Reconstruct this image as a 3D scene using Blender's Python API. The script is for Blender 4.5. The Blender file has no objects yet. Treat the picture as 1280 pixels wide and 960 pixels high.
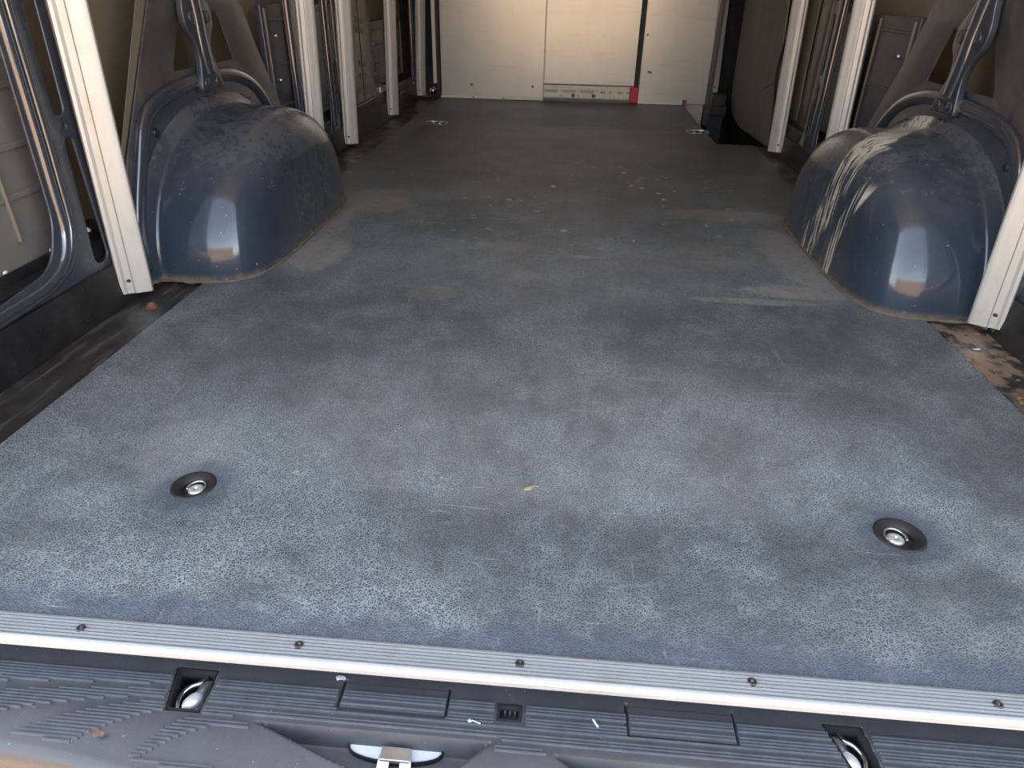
import bpy, bmesh, math, random
from mathutils import Vector, Matrix
import mathutils.noise as mn
random.seed(7)
SC = bpy.context.scene
COL = SC.collection

# ------------------------------------------------------------------ camera
cam_d = bpy.data.cameras.new('camera'); cam = bpy.data.objects.new('camera', cam_d); COL.objects.link(cam)
yaw, pitch, roll, FPX = -0.0709, 0.5294, 0.0219, 850.0
cy, sy, cp, sp = math.cos(yaw), math.sin(yaw), math.cos(pitch), math.sin(pitch)
fw = Vector((sy*cp, cy*cp, -sp)); rt = Vector((cy, -sy, 0)); up = rt.cross(fw)
rr = rt*math.cos(roll) + up*math.sin(roll); uu = -rt*math.sin(roll) + up*math.cos(roll)
M = Matrix((rr, uu, -fw)).transposed().to_4x4(); M.translation = Vector((0.0147, -0.4412, 0.5823))
cam.matrix_world = M
cam_d.sensor_width = 36; cam_d.lens = FPX/1280*36; cam_d.clip_start = 0.01; cam_d.clip_end = 500
SC.camera = cam

# ------------------------------------------------------------------ light
W = bpy.data.worlds.new('world'); SC.world = W; W.use_nodes = True
wn = W.node_tree.nodes; wl = W.node_tree.links
bg = wn['Background']; sky = wn.new('ShaderNodeTexSky'); sky.sky_type = 'NISHITA'
SUN_EL, SUN_AZ = math.radians(50), math.radians(-55)       # azimuth from +Y (front of the van) towards +X
sky.sun_disc = False; sky.sun_elevation = SUN_EL; sky.sun_rotation = SUN_AZ
sky.air_density = 1.0; sky.dust_density = 0.8; sky.ozone_density = 1.2
hs_ = wn.new('ShaderNodeHueSaturation'); hs_.inputs['Saturation'].default_value = .5; wl.new(sky.outputs[0], hs_.inputs['Color']); wl.new(hs_.outputs[0], bg.inputs[0]); bg.inputs[1].default_value = 0.55
sd = bpy.data.lights.new('sun', 'SUN'); sd.energy = 3.0; sd.angle = 0.01; sd.color = (1, .90, .76)
sun = bpy.data.objects.new('sun', sd); COL.objects.link(sun)
sdir = Vector((math.sin(SUN_AZ)*math.cos(SUN_EL), math.cos(SUN_AZ)*math.cos(SUN_EL), math.sin(SUN_EL)))
sun.rotation_euler = sdir.to_track_quat('Z', 'Y').to_euler(); sun.location = (2, 3, 6)
vs = SC.view_settings; vs.view_transform = 'Standard'; vs.look = 'None'; vs.gamma = 1; vs.use_curve_mapping = False
vs.exposure = 1.12
try:
    SC.cycles.use_denoising = True; SC.cycles.max_bounces = 10; SC.cycles.diffuse_bounces = 6
    SC.cycles.sample_clamp_indirect = 8
except Exception: pass

# ------------------------------------------------------------------ helpers
def tag(o, label=None, cat=None, group=None, kind=None):
    if label: o['label'] = label
    if cat: o['category'] = cat
    if group: o['group'] = group
    if kind: o['kind'] = kind
    return o
def empty(name, loc):
    o = bpy.data.objects.new(name, None); o.location = loc; o.empty_display_size = .05; COL.objects.link(o); return o
ROOTLOC = {}
def wloc(o):
    v = Vector((0, 0, 0))
    while o: v += o.location; o = o.parent
    return v
def link(name, me, mat, parent=None, smooth=False, origin=None, angle=None):
    """mesh given in world coordinates; re-based on its parent (or on its own foot)"""
    o = bpy.data.objects.new(name, me); COL.objects.link(o)
    if parent: base = wloc(parent); o.parent = parent
    else:
        if origin is None:
            xs = [v.co for v in me.vertices]
            lo = [min(c[i] for c in xs) for i in range(3)]; hi = [max(c[i] for c in xs) for i in range(3)]
            origin = ((lo[0]+hi[0])/2, (lo[1]+hi[1])/2, lo[2])
        base = Vector(origin); o.location = base
    me.transform(Matrix.Translation(-base))
    if mat: me.materials.clear(); me.materials.append(mat)
    if smooth or angle:
        for p in me.polygons: p.use_smooth = True
    if angle:
        try: me.set_sharp_from_angle(angle=math.radians(angle))
        except Exception: pass
    me.update()
    return o
class MB:
    def __init__(s): s.v = []; s.f = []
    def box(s, a, b):
        x0, y0, z0 = a; x1, y1, z1 = b; n = len(s.v)
        s.v += [(x0,y0,z0),(x1,y0,z0),(x1,y1,z0),(x0,y1,z0),(x0,y0,z1),(x1,y0,z1),(x1,y1,z1),(x0,y1,z1)]
        s.f += [[n+i for i in q] for q in ((0,3,2,1),(4,5,6,7),(0,1,5,4),(1,2,6,5),(2,3,7,6),(3,0,4,7))]; return s
    def lathe(s, c, prof, n=32, axis='z'):
        b = len(s.v)
        for r, h in prof:
            for i in range(n):
                a = 2*math.pi*i/n; p = (r*math.cos(a), r*math.sin(a), h)
                if axis == 'x': p = (h, p[0], p[1])
                if axis == 'y': p = (p[0], h, p[1])
                s.v.append((c[0]+p[0], c[1]+p[1], c[2]+p[2]))
        for k in range(len(prof)-1):
            for i in range(n):
                j = (i+1) % n; s.f.append([b+k*n+i, b+k*n+j, b+(k+1)*n+j, b+(k+1)*n+i])
        if prof[0][0] > 1e-6: s.f.append([b+i for i in range(n)][::-1])
        if prof[-1][0] > 1e-6: s.f.append([b+(len(prof)-1)*n+i for i in range(n)])
        return s
    def prism(s, poly, z0, z1, mp=lambda a, b, c: (a, b, c)):
        n = len(s.v); k = len(poly)
        s.v += [mp(a, b, z0) for a, b in poly] + [mp(a, b, z1) for a, b in poly]
        s.f += [[n+i, n+(i+1) % k, n+k+(i+1) % k, n+k+i] for i in range(k)]
        s.f += [[n+i for i in range(k)][::-1], [n+k+i for i in range(k)]]; return s
    def mesh(s, recalc=True, bevel=0, seg=2):
        me = bpy.data.meshes.new('m'); me.from_pydata(s.v, [], s.f)
        if recalc or bevel:
            bm = bmesh.new(); bm.from_mesh(me)
            if bevel:
                bmesh.ops.bevel(bm, geom=[e for e in bm.edges if len(e.link_faces) == 2 and e.calc_face_angle(0) > .5], offset=bevel, segments=seg, profile=.5, affect='EDGES')
            bmesh.ops.recalc_face_normals(bm, faces=bm.faces); bm.to_mesh(me); bm.free()
        return me
def bx(name, a, b, mat, parent=None, bevel=0, **k):
    return link(name, MB().box(a, b).mesh(bevel=bevel), mat, parent, **k)
def curve_mesh(cu):
    t = bpy.data.objects.new('tmp', cu); COL.objects.link(t); me = bpy.data.meshes.new_from_object(t)
    bpy.data.objects.remove(t); bpy.data.curves.remove(cu)
    return me
def fix(me):
    bm = bmesh.new(); bm.from_mesh(me); bmesh.ops.remove_doubles(bm, verts=bm.verts, dist=1e-6)
    bmesh.ops.recalc_face_normals(bm, faces=bm.faces); bm.to_mesh(me); bm.free(); return me
def rnd(poly, r, seg=5):
    """round the corners of a 2-D polygon; r may be a list"""
    out = []; n = len(poly)
    for i, p in enumerate(poly):
        ri = r[i] if isinstance(r, (list, tuple)) else r
        p = Vector(p[:2]); a = Vector(poly[i-1][:2]) - p; b = Vector(poly[(i+1) % n][:2]) - p
        if ri <= 0: out.append(tuple(p)); continue
        d = min(ri, a.length*.48, b.length*.48); A = p + a.normalized()*d; B = p + b.normalized()*d
        for k in range(seg+1):
            t = k/seg; out.append(tuple(A*(1-t)**2 + p*2*t*(1-t) + B*t*t))
    return out
def plate(name, outer, holes, c0, c1, plane, mat, parent=None, bevel=0, smooth=None, **k):
    """filled polygon with holes, as thick as c0..c1 along the third axis"""
    cu = bpy.data.curves.new('c', 'CURVE'); cu.dimensions = '2D'; cu.fill_mode = 'BOTH'
    for poly in [outer] + list(holes):
        sp_ = cu.splines.new('POLY'); sp_.points.add(len(poly)-1); sp_.use_cyclic_u = True
        for i, p in enumerate(poly): sp_.points[i].co = (p[0], p[1], 0, 1)
    h = abs(c1-c0)/2; bv = min(bevel, h*.95)
    cu.extrude = h-bv; cu.bevel_depth = bv; cu.bevel_resolution = 2; cu.offset = -bv
    me = curve_mesh(cu); m = (c0+c1)/2
    for v in me.vertices:
        a, b, c = v.co
        v.co = {'yz': (m+c, a, b), 'xz': (a, m+c, b), 'xy': (a, b, m+c)}[plane]
    fix(me)
    return link(name, me, mat, parent, angle=35 if bevel else None, **k)
def tube(name, pts, r, mat, parent=None, cyclic=False, sub=6, flat=None, **k):
    """round bar through smoothed points"""
    P = [Vector(p) for p in pts]; Q = []
    n = len(P)
    for i in range(n - (0 if cyclic else 1)):
        p0 = P[i-1] if (i > 0 or cyclic) else P[i]; p1 = P[i]; p2 = P[(i+1) % n]; p3 = P[(i+2) % n] if (i+2 < n or cyclic) else p2
        for s in range(sub):
            t = s/sub; Q.append(.5*((2*p1)+(-p0+p2)*t+(2*p0-5*p1+4*p2-p3)*t*t+(-p0+3*p1-3*p2+p3)*t**3))
    if not cyclic: Q.append(P[-1])
    cu = bpy.data.curves.new('c', 'CURVE'); cu.dimensions = '3D'; s_ = cu.splines.new('POLY'); s_.points.add(len(Q)-1); s_.use_cyclic_u = cyclic
    for i, q in enumerate(Q): s_.points[i].co = (*q, 1)
    cu.bevel_depth = r; cu.bevel_resolution = 3; cu.use_fill_caps = True
    me = curve_mesh(cu)
    if flat:
        ax, c, f = flat
        for v in me.vertices: v.co[ax] = c + (v.co[ax]-c)*f
    return link(name, fix(me), mat, parent, smooth=True, **k)
def copy_tree(o, parent=None):
    c = o.copy(); COL.objects.link(c); c.parent = parent
    for ch in list(o.children): copy_tree(ch, c)
    return c

# ------------------------------------------------------------------ materials
class NT:
    def __init__(s, name):
        s.m = bpy.data.materials.new(name); s.m.use_nodes = True; s.n = s.m.node_tree.nodes; s.l = s.m.node_tree.links
        s.b = s.n['Principled BSDF']; s.tc = s.n.new('ShaderNodeTexCoord').outputs['Object']
        s.geo = None
    def pos(s):
        if not s.geo: s.geo = s.n.new('ShaderNodeNewGeometry').outputs['Position']
        return s.geo
    def put(s, sock, v):
        if hasattr(v, 'links') or hasattr(v, 'is_linked'): s.l.new(v, sock)
        else: sock.default_value = (*v, 1) if isinstance(v, tuple) and len(v) == 3 and sock.type == 'RGBA' else v
    def math(s, op, a, b=None, c=None, clamp=False):
        k = s.n.new('ShaderNodeMath'); k.operation = op; k.use_clamp = clamp; s.put(k.inputs[0], a)
        if b is not None: s.put(k.inputs[1], b)
        if c is not None: s.put(k.inputs[2], c)
        return k.outputs[0]
    def scale(s, v, sc, off=(0, 0, 0), rot=0):
        k = s.n.new('ShaderNodeMapping'); s.put(k.inputs[0], v); k.inputs[3].default_value = sc; k.inputs[1].default_value = off; k.inputs[2].default_value = (0, 0, rot); return k.outputs[0]
    def noise(s, v, sc, det=4, rough=.55, dist=0):
        k = s.n.new('ShaderNodeTexNoise'); s.put(k.inputs['Vector'], v); k.inputs['Scale'].default_value = sc
        k.inputs['Detail'].default_value = det; k.inputs['Roughness'].default_value = rough; k.inputs['Distortion'].default_value = dist; return k.outputs['Fac']
    def voro(s, v, sc, feat='F1', out='Distance', rnd_=1):
        k = s.n.new('ShaderNodeTexVoronoi'); k.feature = feat; s.put(k.inputs['Vector'], v); k.inputs['Scale'].default_value = sc
        k.inputs['Randomness'].default_value = rnd_; return k.outputs[out]
    def ramp(s, v, a, b, lo=0., hi=1.):
        k = s.n.new('ShaderNodeMapRange'); k.clamp = True; k.interpolation_type = 'SMOOTHSTEP'; s.put(k.inputs[0], v)
        for i, x in enumerate((a, b, lo, hi)): k.inputs[i+1].default_value = x
        return k.outputs[0]
    def mix(s, f, a, b):
        k = s.n.new('ShaderNodeMix'); k.data_type = 'RGBA'; s.put(k.inputs[0], f); s.put(k.inputs[6], a); s.put(k.inputs[7], b); return k.outputs[2]
    def xyz(s, v):
        k = s.n.new('ShaderNodeSeparateXYZ'); s.put(k.inputs[0], v); return k.outputs
    def bump(s, h, d, strength=1):
        k = s.n.new('ShaderNodeBump'); s.put(k.inputs['Height'], h); k.inputs['Distance'].default_value = d; k.inputs['Strength'].default_value = strength
        s.l.new(k.outputs[0], s.b.inputs['Normal']); return k
    def out(s, col=None, rough=None, metal=None, spec=None, coat=None, coatr=None):
        b = s.b.inputs
        for key, v in (('Base Color', col), ('Roughness', rough), ('Metallic', metal), ('Specular IOR Level', spec), ('Coat Weight', coat), ('Coat Roughness', coatr)):
            if v is not None: s.put(b[key], v)
        return s.m
def simple(name, col, rough=.5, metal=0., var=.15, sc=30, bump=0., **k):
    t = NT(name); n = t.noise(t.pos(), sc)
    c2 = tuple(max(0, c*(1-var)) for c in col); c1 = tuple(min(1, c*(1+var)) for c in col)
    if bump: t.bump(t.noise(t.pos(), sc*8), bump)
    return t.out(t.mix(n, c2, c1), t.ramp(n, .2, .8, rough*.85, min(1, rough*1.15)), metal, **k)

def mat_paint(name, col, dust=.5, rough=.16, dustcol=(.17, .145, .115), coat=.25):
    t = NT(name); p = t.pos()
    d = t.ramp(t.math('ADD', t.math('MULTIPLY', t.noise(p, 4, 6, .7), .6), t.math('MULTIPLY', t.noise(p, 38, 5, .7), .4)), .40, .72); sp_ = t.ramp(t.voro(p, 90), .10, .05)
    sp_ = t.math('MULTIPLY', sp_, t.ramp(t.noise(p, 5), .5, .7))
    scr = t.ramp(t.noise(t.scale(p, (9, 60, 9), rot=.3), 6, 3), .70, .76)
    f = t.math('MULTIPLY', d, dust)
    c = t.mix(f, col, dustcol); c = t.mix(t.math('MULTIPLY', sp_, .5), c, (.4, .38, .33)); c = t.mix(t.math('MULTIPLY', scr, .18), c, (.35, .33, .3))
    t.bump(t.noise(p, 25, 3), .0015, .4)
    if coat > .5: t.b.inputs['Coat IOR'].default_value = 1.9
    return t.out(c, t.math('ADD', rough, t.math('MULTIPLY', f, .8)), 0., .5, coat=coat, coatr=.08)

PAINT = mat_paint('body_paint_dark_blue_grey', (.034, .039, .050), .22)
PAINT_S = mat_paint('body_paint_glossy_edge', (.036, .041, .052), .08, .12, coat=1.)
PAINT_D = mat_paint('body_paint_dusty', (.048, .048, .050), .6, .3)
PAINT_B = mat_paint('body_paint_blue', (.036, .042, .062), .2, .3)
SKIN = mat_paint('primer_outer_skin', (.21, .165, .10), .5, .45, (.27, .22, .15))
PAINT_G = mat_paint('reinforcement_grey', (.15, .14, .13), .5, .35)
KHAKI = mat_paint('primer_khaki', (.17, .145, .10), .4, .4)
BLACK = mat_paint('black_coating', (.010, .009, .009), .3, .45, (.07, .06, .05))
VOID = simple('cavity_black', (.008, .008, .009), .8)
GALV = simple('galvanised_steel', (.62, .62, .58), .32, .9, .25, 60)
WHITE_CLIP = simple('white_plastic_clip', (.75, .75, .74), .5)
RUBBER = simple('black_rubber', (.012, .012, .013), .6)
RUST = simple('rusty_steel', (.25, .11, .06), .8, .2, .5, 200, .001)
RED = simple('red_plastic', (.55, .012, .018), .4)
ROOF = simple('roof_inner_skin', (.62, .58, .50), .5)
PLY = None

def arch_mat(streaks):
    t = NT('wheel_arch_paint' + ('_streaked' if streaks else '')); p = t.pos(); x, y, z = t.xyz(p)
    n1 = t.math('ADD', t.math('MULTIPLY', t.noise(p, 8, 8, .72), .6), t.math('MULTIPLY', t.noise(p, 55, 5, .7), .4)); top = t.ramp(z, .15, .29)
    inner = t.math('MULTIPLY', t.ramp(t.math('ABSOLUTE', x), .74, .67), .5)
    far = t.ramp(y, 1.05, 1.22)
    dust = t.math('MAXIMUM', t.math('MULTIPLY', t.ramp(n1, .34, .70), t.math('MAXIMUM', top, t.math('MULTIPLY', inner, far))), t.math('MULTIPLY', t.ramp(n1, .56, .8), .35))
    low = t.math('MULTIPLY', t.ramp(z, .02, .002), t.ramp(n1, .35, .6))
    c = t.mix(t.math('MULTIPLY', dust, .62), (.030, .041, .058), (.15, .142, .125))
    c = t.mix(low, c, (.16, .125, .08))
    sc = t.ramp(t.noise(t.scale(p, (25, 5, 30), rot=.2), 3, 2, .5, 1.5), .735, .755)
    c = t.mix(t.math('MULTIPLY', sc, .5), c, (.5, .48, .42))
    fl = t.math('MULTIPLY', t.ramp(t.voro(p, 70), .11, .07), t.ramp(t.noise(p, 14), .55, .68))
    c = t.mix(t.math('MULTIPLY', fl, .6), c, (.50, .47, .38))
    R = t.math('ADD', .13, t.math('MULTIPLY', dust, .38))
    if streaks:
        # paint trickle running over the top of the arch and down its inner face
        ax = t.math('ABSOLUTE', x)
        # centre line of the spill: y as a function of height and reach
        cl = t.math('ADD', 1.23, t.math('ADD', t.math('MULTIPLY', t.ramp(ax, .70, .87), .16), t.math('MULTIPLY', t.ramp(z, .20, .0), .09)))
        dy = t.math('ABSOLUTE', t.math('SUBTRACT', y, cl))
        wob = t.noise(t.scale(p, (6, 10, 3)), 4, 3)
        band = t.ramp(t.math('ADD', dy, t.math('MULTIPLY', t.math('SUBTRACT', wob, .5), .06)), .055, .035)
        drip = t.ramp(t.noise(t.scale(p, (4, 75, 3)), 1.3, 3, .6), .47, .55)
        lowf = t.ramp(z, .29, .22)                       # below the crown the film breaks up into runs
        holes = t.ramp(t.noise(t.scale(p, (14, 60, 9)), 2, 4, .65), .42, .46)
        film = t.math('MULTIPLY', band, t.math('MULTIPLY', holes, t.math('SUBTRACT', 1, t.math('MULTIPLY', lowf, t.math('SUBTRACT', 1, drip)))))
        dy2 = t.math('ABSOLUTE', t.math('SUBTRACT', y, t.math('ADD', 1.105, t.math('MULTIPLY', t.ramp(z, .25, .05), .06))))
        b2 = t.math('MULTIPLY', t.ramp(dy2, .026, .014), t.math('MULTIPLY', t.math('MULTIPLY', drip, t.ramp(z, .235, .20)), t.ramp(ax, .76, .72)))
        film = t.math('MAXIMUM', film, b2)
        c = t.mix(film, c, t.mix(n1, (.36, .31, .21), (.70, .66, .55))); R = t.math('ADD', R, t.math('MULTIPLY', film, .35))
    t.bump(t.noise(p, 14, 2), .003, .35)
    return t.out(c, R, 0., .5, coat=.35, coatr=.06)

def floor_mat_mat():
    t = NT('pebbled_rubber_mat'); p = t.pos(); x, y, z = t.xyz(p)
    e = t.voro(t.math, 1) if False else None
    cell = t.voro(p, 290, 'DISTANCE_TO_EDGE')
    net = t.ramp(cell, .20, .05)
    wear = t.noise(p, 2.2, 6, .62); w2 = t.noise(p, 9, 6, .7)
    near = t.ramp(y, 1.15, .45)
    # rubbed network shows pale where worn
    wf = t.math('MULTIPLY', t.ramp(t.math('ADD', t.math('MULTIPLY', wear, .6), t.math('MULTIPLY', w2, .4)), .40, .62), 1.0)
    c = t.mix(t.math('MULTIPLY', w2, 1.0), (.045, .050, .052), (.092, .099, .100))
    c = t.mix(t.math('MULTIPLY', net, t.math('ADD', .25, t.math('MULTIPLY', wf, .55))), c, (.33, .37, .37))
    fine = t.ramp(t.noise(p, 420, 2), .50, .66)
    c = t.mix(t.math('MULTIPLY', fine, .07), c, (.38, .38, .36))
    rim_ = t.ramp(t.math('ADD', y, t.math('MULTIPLY', t.math('SUBTRACT', w2, .5), .12)), .07, .03)
    for (qx, qy) in ((-.456, .237), (.456, .235)):
        r2 = t.math('SQRT', t.math('ADD', t.math('POWER', t.math('SUBTRACT', x, qx), 2.), t.math('POWER', t.math('SUBTRACT', y, qy), 2.)))
        rim_ = t.math('MAXIMUM', rim_, t.ramp(r2, .07, .035))
    c = t.mix(t.math('MULTIPLY', rim_, .75), c, (.075, .088, .112))
    blue = t.ramp(t.noise(p, 4.2, 4, .6), .55, .75)
    c = t.mix(t.math('MULTIPLY', blue, .35), c, (.07, .085, .115))
    # dust patches with places of their own: (x, y, rx, ry, strength)
    tot = 0.
    for (px, py, rx, ry, s_) in ((-.59, 1.14, .075, .15, 1.), (-.56, 1.60, .13, .10, .75), (-.62, 1.36, .045, .22, .9), (.60, 1.25, .07, .26, .85), (.50, 1.62, .22, .06, .6), (.56, 1.03, .15, .045, 1.), (.44, .965, .16, .018, .9),
                                 (.40, 1.25, .14, .12, .35), (-.15, 1.25, .11, .045, .5), (-.26, .93, .06, .05, .5), (-.10, 1.05, .10, .04, .4), (.07, 1.20, .035, .012, .9), (.12, 1.20, .02, .012, .9), (.15, .98, .07, .03, .4), (.0, 1.1, .45, .26, .22),
                                 (-.45, 2.1, .25, .05, .25), (.62, 2.1, .16, .06, .3), (-.50, .33, .08, .1, .25), (.02, .45, .5, .25, .18)):
        a = t.math('DIVIDE', t.math('SUBTRACT', x, px), rx); b = t.math('DIVIDE', t.math('SUBTRACT', y, py), ry)
        d = t.math('ADD', t.math('MULTIPLY', a, a), t.math('MULTIPLY', b, b)); d = t.math('ADD', d, t.math('MULTIPLY', t.math('SUBTRACT', w2, .5), 2.2))
        g = t.math('MULTIPLY', t.ramp(d, 1.05, .5), s_); tot = g if isinstance(tot, float) else t.math('MAXIMUM', tot, g)
    tot = t.math('MULTIPLY', tot, t.ramp(t.noise(t.scale(p, (1, .5, 1)), 30, 8, .78), .30, .58, .35, 1.))
    c = t.mix(tot, c, t.mix(t.noise(p, 14, 8, .75), (.17, .16, .135), (.42, .40, .36)))
    w3 = t.noise(p, 34, 8, .75); w4 = t.noise(t.scale(p, (1, .35, 1), rot=.25), 16, 7, .7, .6)
    c = t.mix(t.math('MULTIPLY', t.ramp(w3, .50, .72), .35), c, (.26, .25, .225))
    c = t.mix(t.math('MULTIPLY', t.ramp(w3, .48, .30), .45), c, (.045, .048, .050))
    c = t.mix(t.math('MULTIPLY', t.ramp(w4, .55, .70), .30), c, (.24, .235, .215))
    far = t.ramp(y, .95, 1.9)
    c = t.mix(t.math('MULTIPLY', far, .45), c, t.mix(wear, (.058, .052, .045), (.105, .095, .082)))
    red = t.math('MULTIPLY', t.ramp(t.noise(p, 3.1, 4), .55, .7), t.ramp(y, 2.2, 3.0))
    c = t.mix(t.math('MULTIPLY', red, .35), c, (.12, .06, .045))
    # scuffs and flecks
    sc = t.ramp(t.noise(t.scale(p, (4, 60, 1), rot=.05), 2.2, 4, .6, .4), .655, .69)
    c = t.mix(t.math('MULTIPLY', sc, .5), c, (.36, .34, .30))
    sc2 = t.ramp(t.noise(t.scale(p, (70, 7, 1), rot=-.5), 1.5, 4, .6, .5), .665, .69)
    c = t.mix(t.math('MULTIPLY', sc2, .35), c, (.36, .34, .30))
    reg = t.math('MULTIPLY', t.ramp(t.math('ABSOLUTE', t.math('SUBTRACT', x, .12)), .55, .15), t.ramp(t.math('ABSOLUTE', t.math('SUBTRACT', y, 1.75)), .62, .2))
    wp = t.n.new('ShaderNodeVectorMath'); wp.operation = 'ADD'; t.put(wp.inputs[0], p); nz = t.n.new('ShaderNodeTexNoise'); t.put(nz.inputs['Vector'], p); nz.inputs['Scale'].default_value = 60; vm = t.n.new('ShaderNodeVectorMath'); vm.operation = 'SCALE'; t.l.new(nz.outputs['Color'], vm.inputs[0]); vm.inputs['Scale'].default_value = .02; t.l.new(vm.outputs[0], wp.inputs[1])
    fl = t.math('MULTIPLY', t.ramp(t.voro(t.scale(wp.outputs[0], (1, .7, 1)), 17), .17, .13), t.ramp(t.voro(t.scale(p, (1, .7, 1)), 8, 'F1', 'Color'), .35, .45))
    c = t.mix(t.math('MULTIPLY', t.math('MULTIPLY', fl, reg), .9), c, (.52, .50, .45))
    reg2 = t.math('MULTIPLY', t.ramp(t.math('ABSOLUTE', t.math('SUBTRACT', x, .15)), .6, .3), t.ramp(t.math('ABSOLUTE', t.math('SUBTRACT', y, 1.7)), .5, .25))
    fl3 = t.math('MULTIPLY', t.ramp(t.voro(t.scale(wp.outputs[0], (.55, 1, 1)), 30), .20, .15), t.ramp(t.voro(t.scale(p, (.55, 1, 1)), 6, 'F1', 'Color'), .50, .62))
    c = t.mix(t.math('MULTIPLY', t.math('MULTIPLY', fl3, reg2), .75), c, (.46, .44, .40))
    fl2 = t.math('MULTIPLY', t.ramp(t.voro(p, 26), .055, .035), t.ramp(t.noise(p, 11), .5, .6))
    c = t.mix(t.math('MULTIPLY', fl2, .6), c, (.6, .6, .58))
    h = t.math('ADD', t.math('MULTIPLY', net, 1.0), t.math('MULTIPLY', t.noise(p, 60, 3), .4))
    t.bump(h, .0009, .7)
    return t.out(c, t.math('ADD', .40, t.math('MULTIPLY', w2, .22)), 0., .55)

def alu_mat(name, axis, col=(.74, .74, .71), rough=.38, metal=.85):
    t = NT(name); p = t.pos()
    s_ = {'z': (130, 130, 3), 'x': (2, 160, 160)}[axis]
    n = t.noise(t.scale(p, s_), 1.0, 4); d = t.noise(p, 18, 5, .65)
    mark = t.ramp(t.noise(t.scale(p, tuple(q*.35 for q in s_)), 1.5, 3), .68, .74)
    c = t.mix(n, tuple(q*.82 for q in col), col); c = t.mix(t.math('MULTIPLY', t.ramp(d, .5, .8), .45), c, (.42, .37, .28)); c = t.mix(t.math('MULTIPLY', mark, .5), c, (.12, .11, .10))
    t.bump(n, .0004, .5)
    return t.out(c, t.ramp(n, .2, .8, rough*.85, rough*1.2), metal)

def panel_mat():
    t = NT('white_painted_board'); p = t.pos()
    n = t.noise(p, 3, 6, .65); g = t.ramp(t.noise(t.scale(p, (3, 3, 18)), 1.6, 4), .5, .8)
    sc = t.ramp(t.noise(t.scale(p, (8, 8, 30), rot=.4), 3, 3, .6, 1.), .69, .72)
    c = t.mix(n, (.47, .455, .40), (.66, .64, .57)); c = t.mix(t.math('MULTIPLY', g, .3), c, (.38, .33, .25)); c = t.mix(t.math('MULTIPLY', sc, .4), c, (.2, .17, .14))
    fl = t.math('MULTIPLY', t.ramp(t.voro(p, 22), .07, .04), t.ramp(t.noise(p, 8), .5, .6)); c = t.mix(t.math('MULTIPLY', fl, .8), c, (.12, .08, .05))
    t.bump(t.noise(p, 5, 2), .0015, .4)
    return t.out(c, .28, .35, .6)

def ply_mat():
    t = NT('grey_brown_plywood'); p = t.pos()
    n = t.noise(t.scale(p, (20, 20, 1.6)), 1.2, 6, .6, .8); d = t.noise(p, 5, 5)
    c = t.mix(n, (.13, .112, .09), (.25, .22, .175)); c = t.mix(t.math('MULTIPLY', d, .4), c, (.10, .095, .085))
    t.bump(n, .0008, .5)
    return t.out(c, .6, 0.)

def ground_mat():
    t = NT('sandy_paving'); p = t.pos()
    n = t.noise(p, 1.5, 6, .6); f = t.noise(p, 60, 4)
    c = t.mix(n, (.62, .36, .17), (.76, .47, .25)); c = t.mix(t.math('MULTIPLY', f, .3), c, (.5, .33, .2))
    t.bump(f, .006, .6)
    return t.out(c, .85, 0.)
def bumper_mat():
    t = NT('grained_black_plastic'); p = t.pos()
    n = t.noise(p, 1200, 2); d = t.noise(p, 30, 6, .65); s_ = t.math('MULTIPLY', t.ramp(t.voro(p, 160), .10, .05), t.ramp(t.noise(p, 40), .55, .65))
    c = t.mix(t.math('MULTIPLY', d, 1.), (.042, .044, .048), (.082, .083, .086)); c = t.mix(t.ramp(n, .6, .8), c, (.10, .10, .10)); c = t.mix(s_, c, (.55, .53, .5))
    t.bump(n, .0003, .6)
    return t.out(c, t.ramp(d, .3, .7, .36, .52), 0., .5)
def grime_floor():
    t = NT('dirty_floor_pan'); p = t.pos(); x, y, z = t.xyz(p)
    n = t.noise(p, 12, 6, .65); st = t.noise(t.scale(p, (40, 5, 1), rot=.2), 1.5, 5, .6)
    c = t.mix(n, (.016, .015, .015), (.055, .048, .040)); c = t.mix(t.math('MULTIPLY', t.ramp(st, .5, .72), .6), c, (.17, .15, .12))
    rz = t.math('MULTIPLY', t.ramp(x, .74, .80), t.math('MULTIPLY', t.ramp(y, .5, .72), t.ramp(y, 1.0, .92)))
    rz = t.math('MULTIPLY', rz, t.ramp(t.noise(p, 28, 6, .6), .42, .55)); c = t.mix(rz, c, t.mix(st, (.13, .065, .035), (.36, .28, .20)))
    t.bump(n, .002, .6)
    return t.out(c, t.ramp(n, .3, .7, .28, .6), 0., .5)
MATM = floor_mat_mat(); ALUZ = alu_mat('brushed_aluminium_batten', 'z', (.60, .575, .515), .48, .55); ALUX = alu_mat('ribbed_aluminium_sill', 'x', (.56, .58, .58), .45, .55)
BOARD = panel_mat(); PLY = ply_mat(); GROUND = ground_mat(); BUMP = bumper_mat(); RIBM = simple('highlight_rib_plastic', (.10, .105, .115), .42, 0, .35, 60); PAN = grime_floor()  # RIBM: rib highlights put into a lighter copy of the bumper plastic
ASPH = simple('asphalt', (.16, .16, .165), .9, 0, .2, 5)
CREAM = simple('cream_rail', (.68, .65, .48), .4)
TRIMG = simple('chrome_ball', (.7, .7, .72), .15, 1.)

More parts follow.
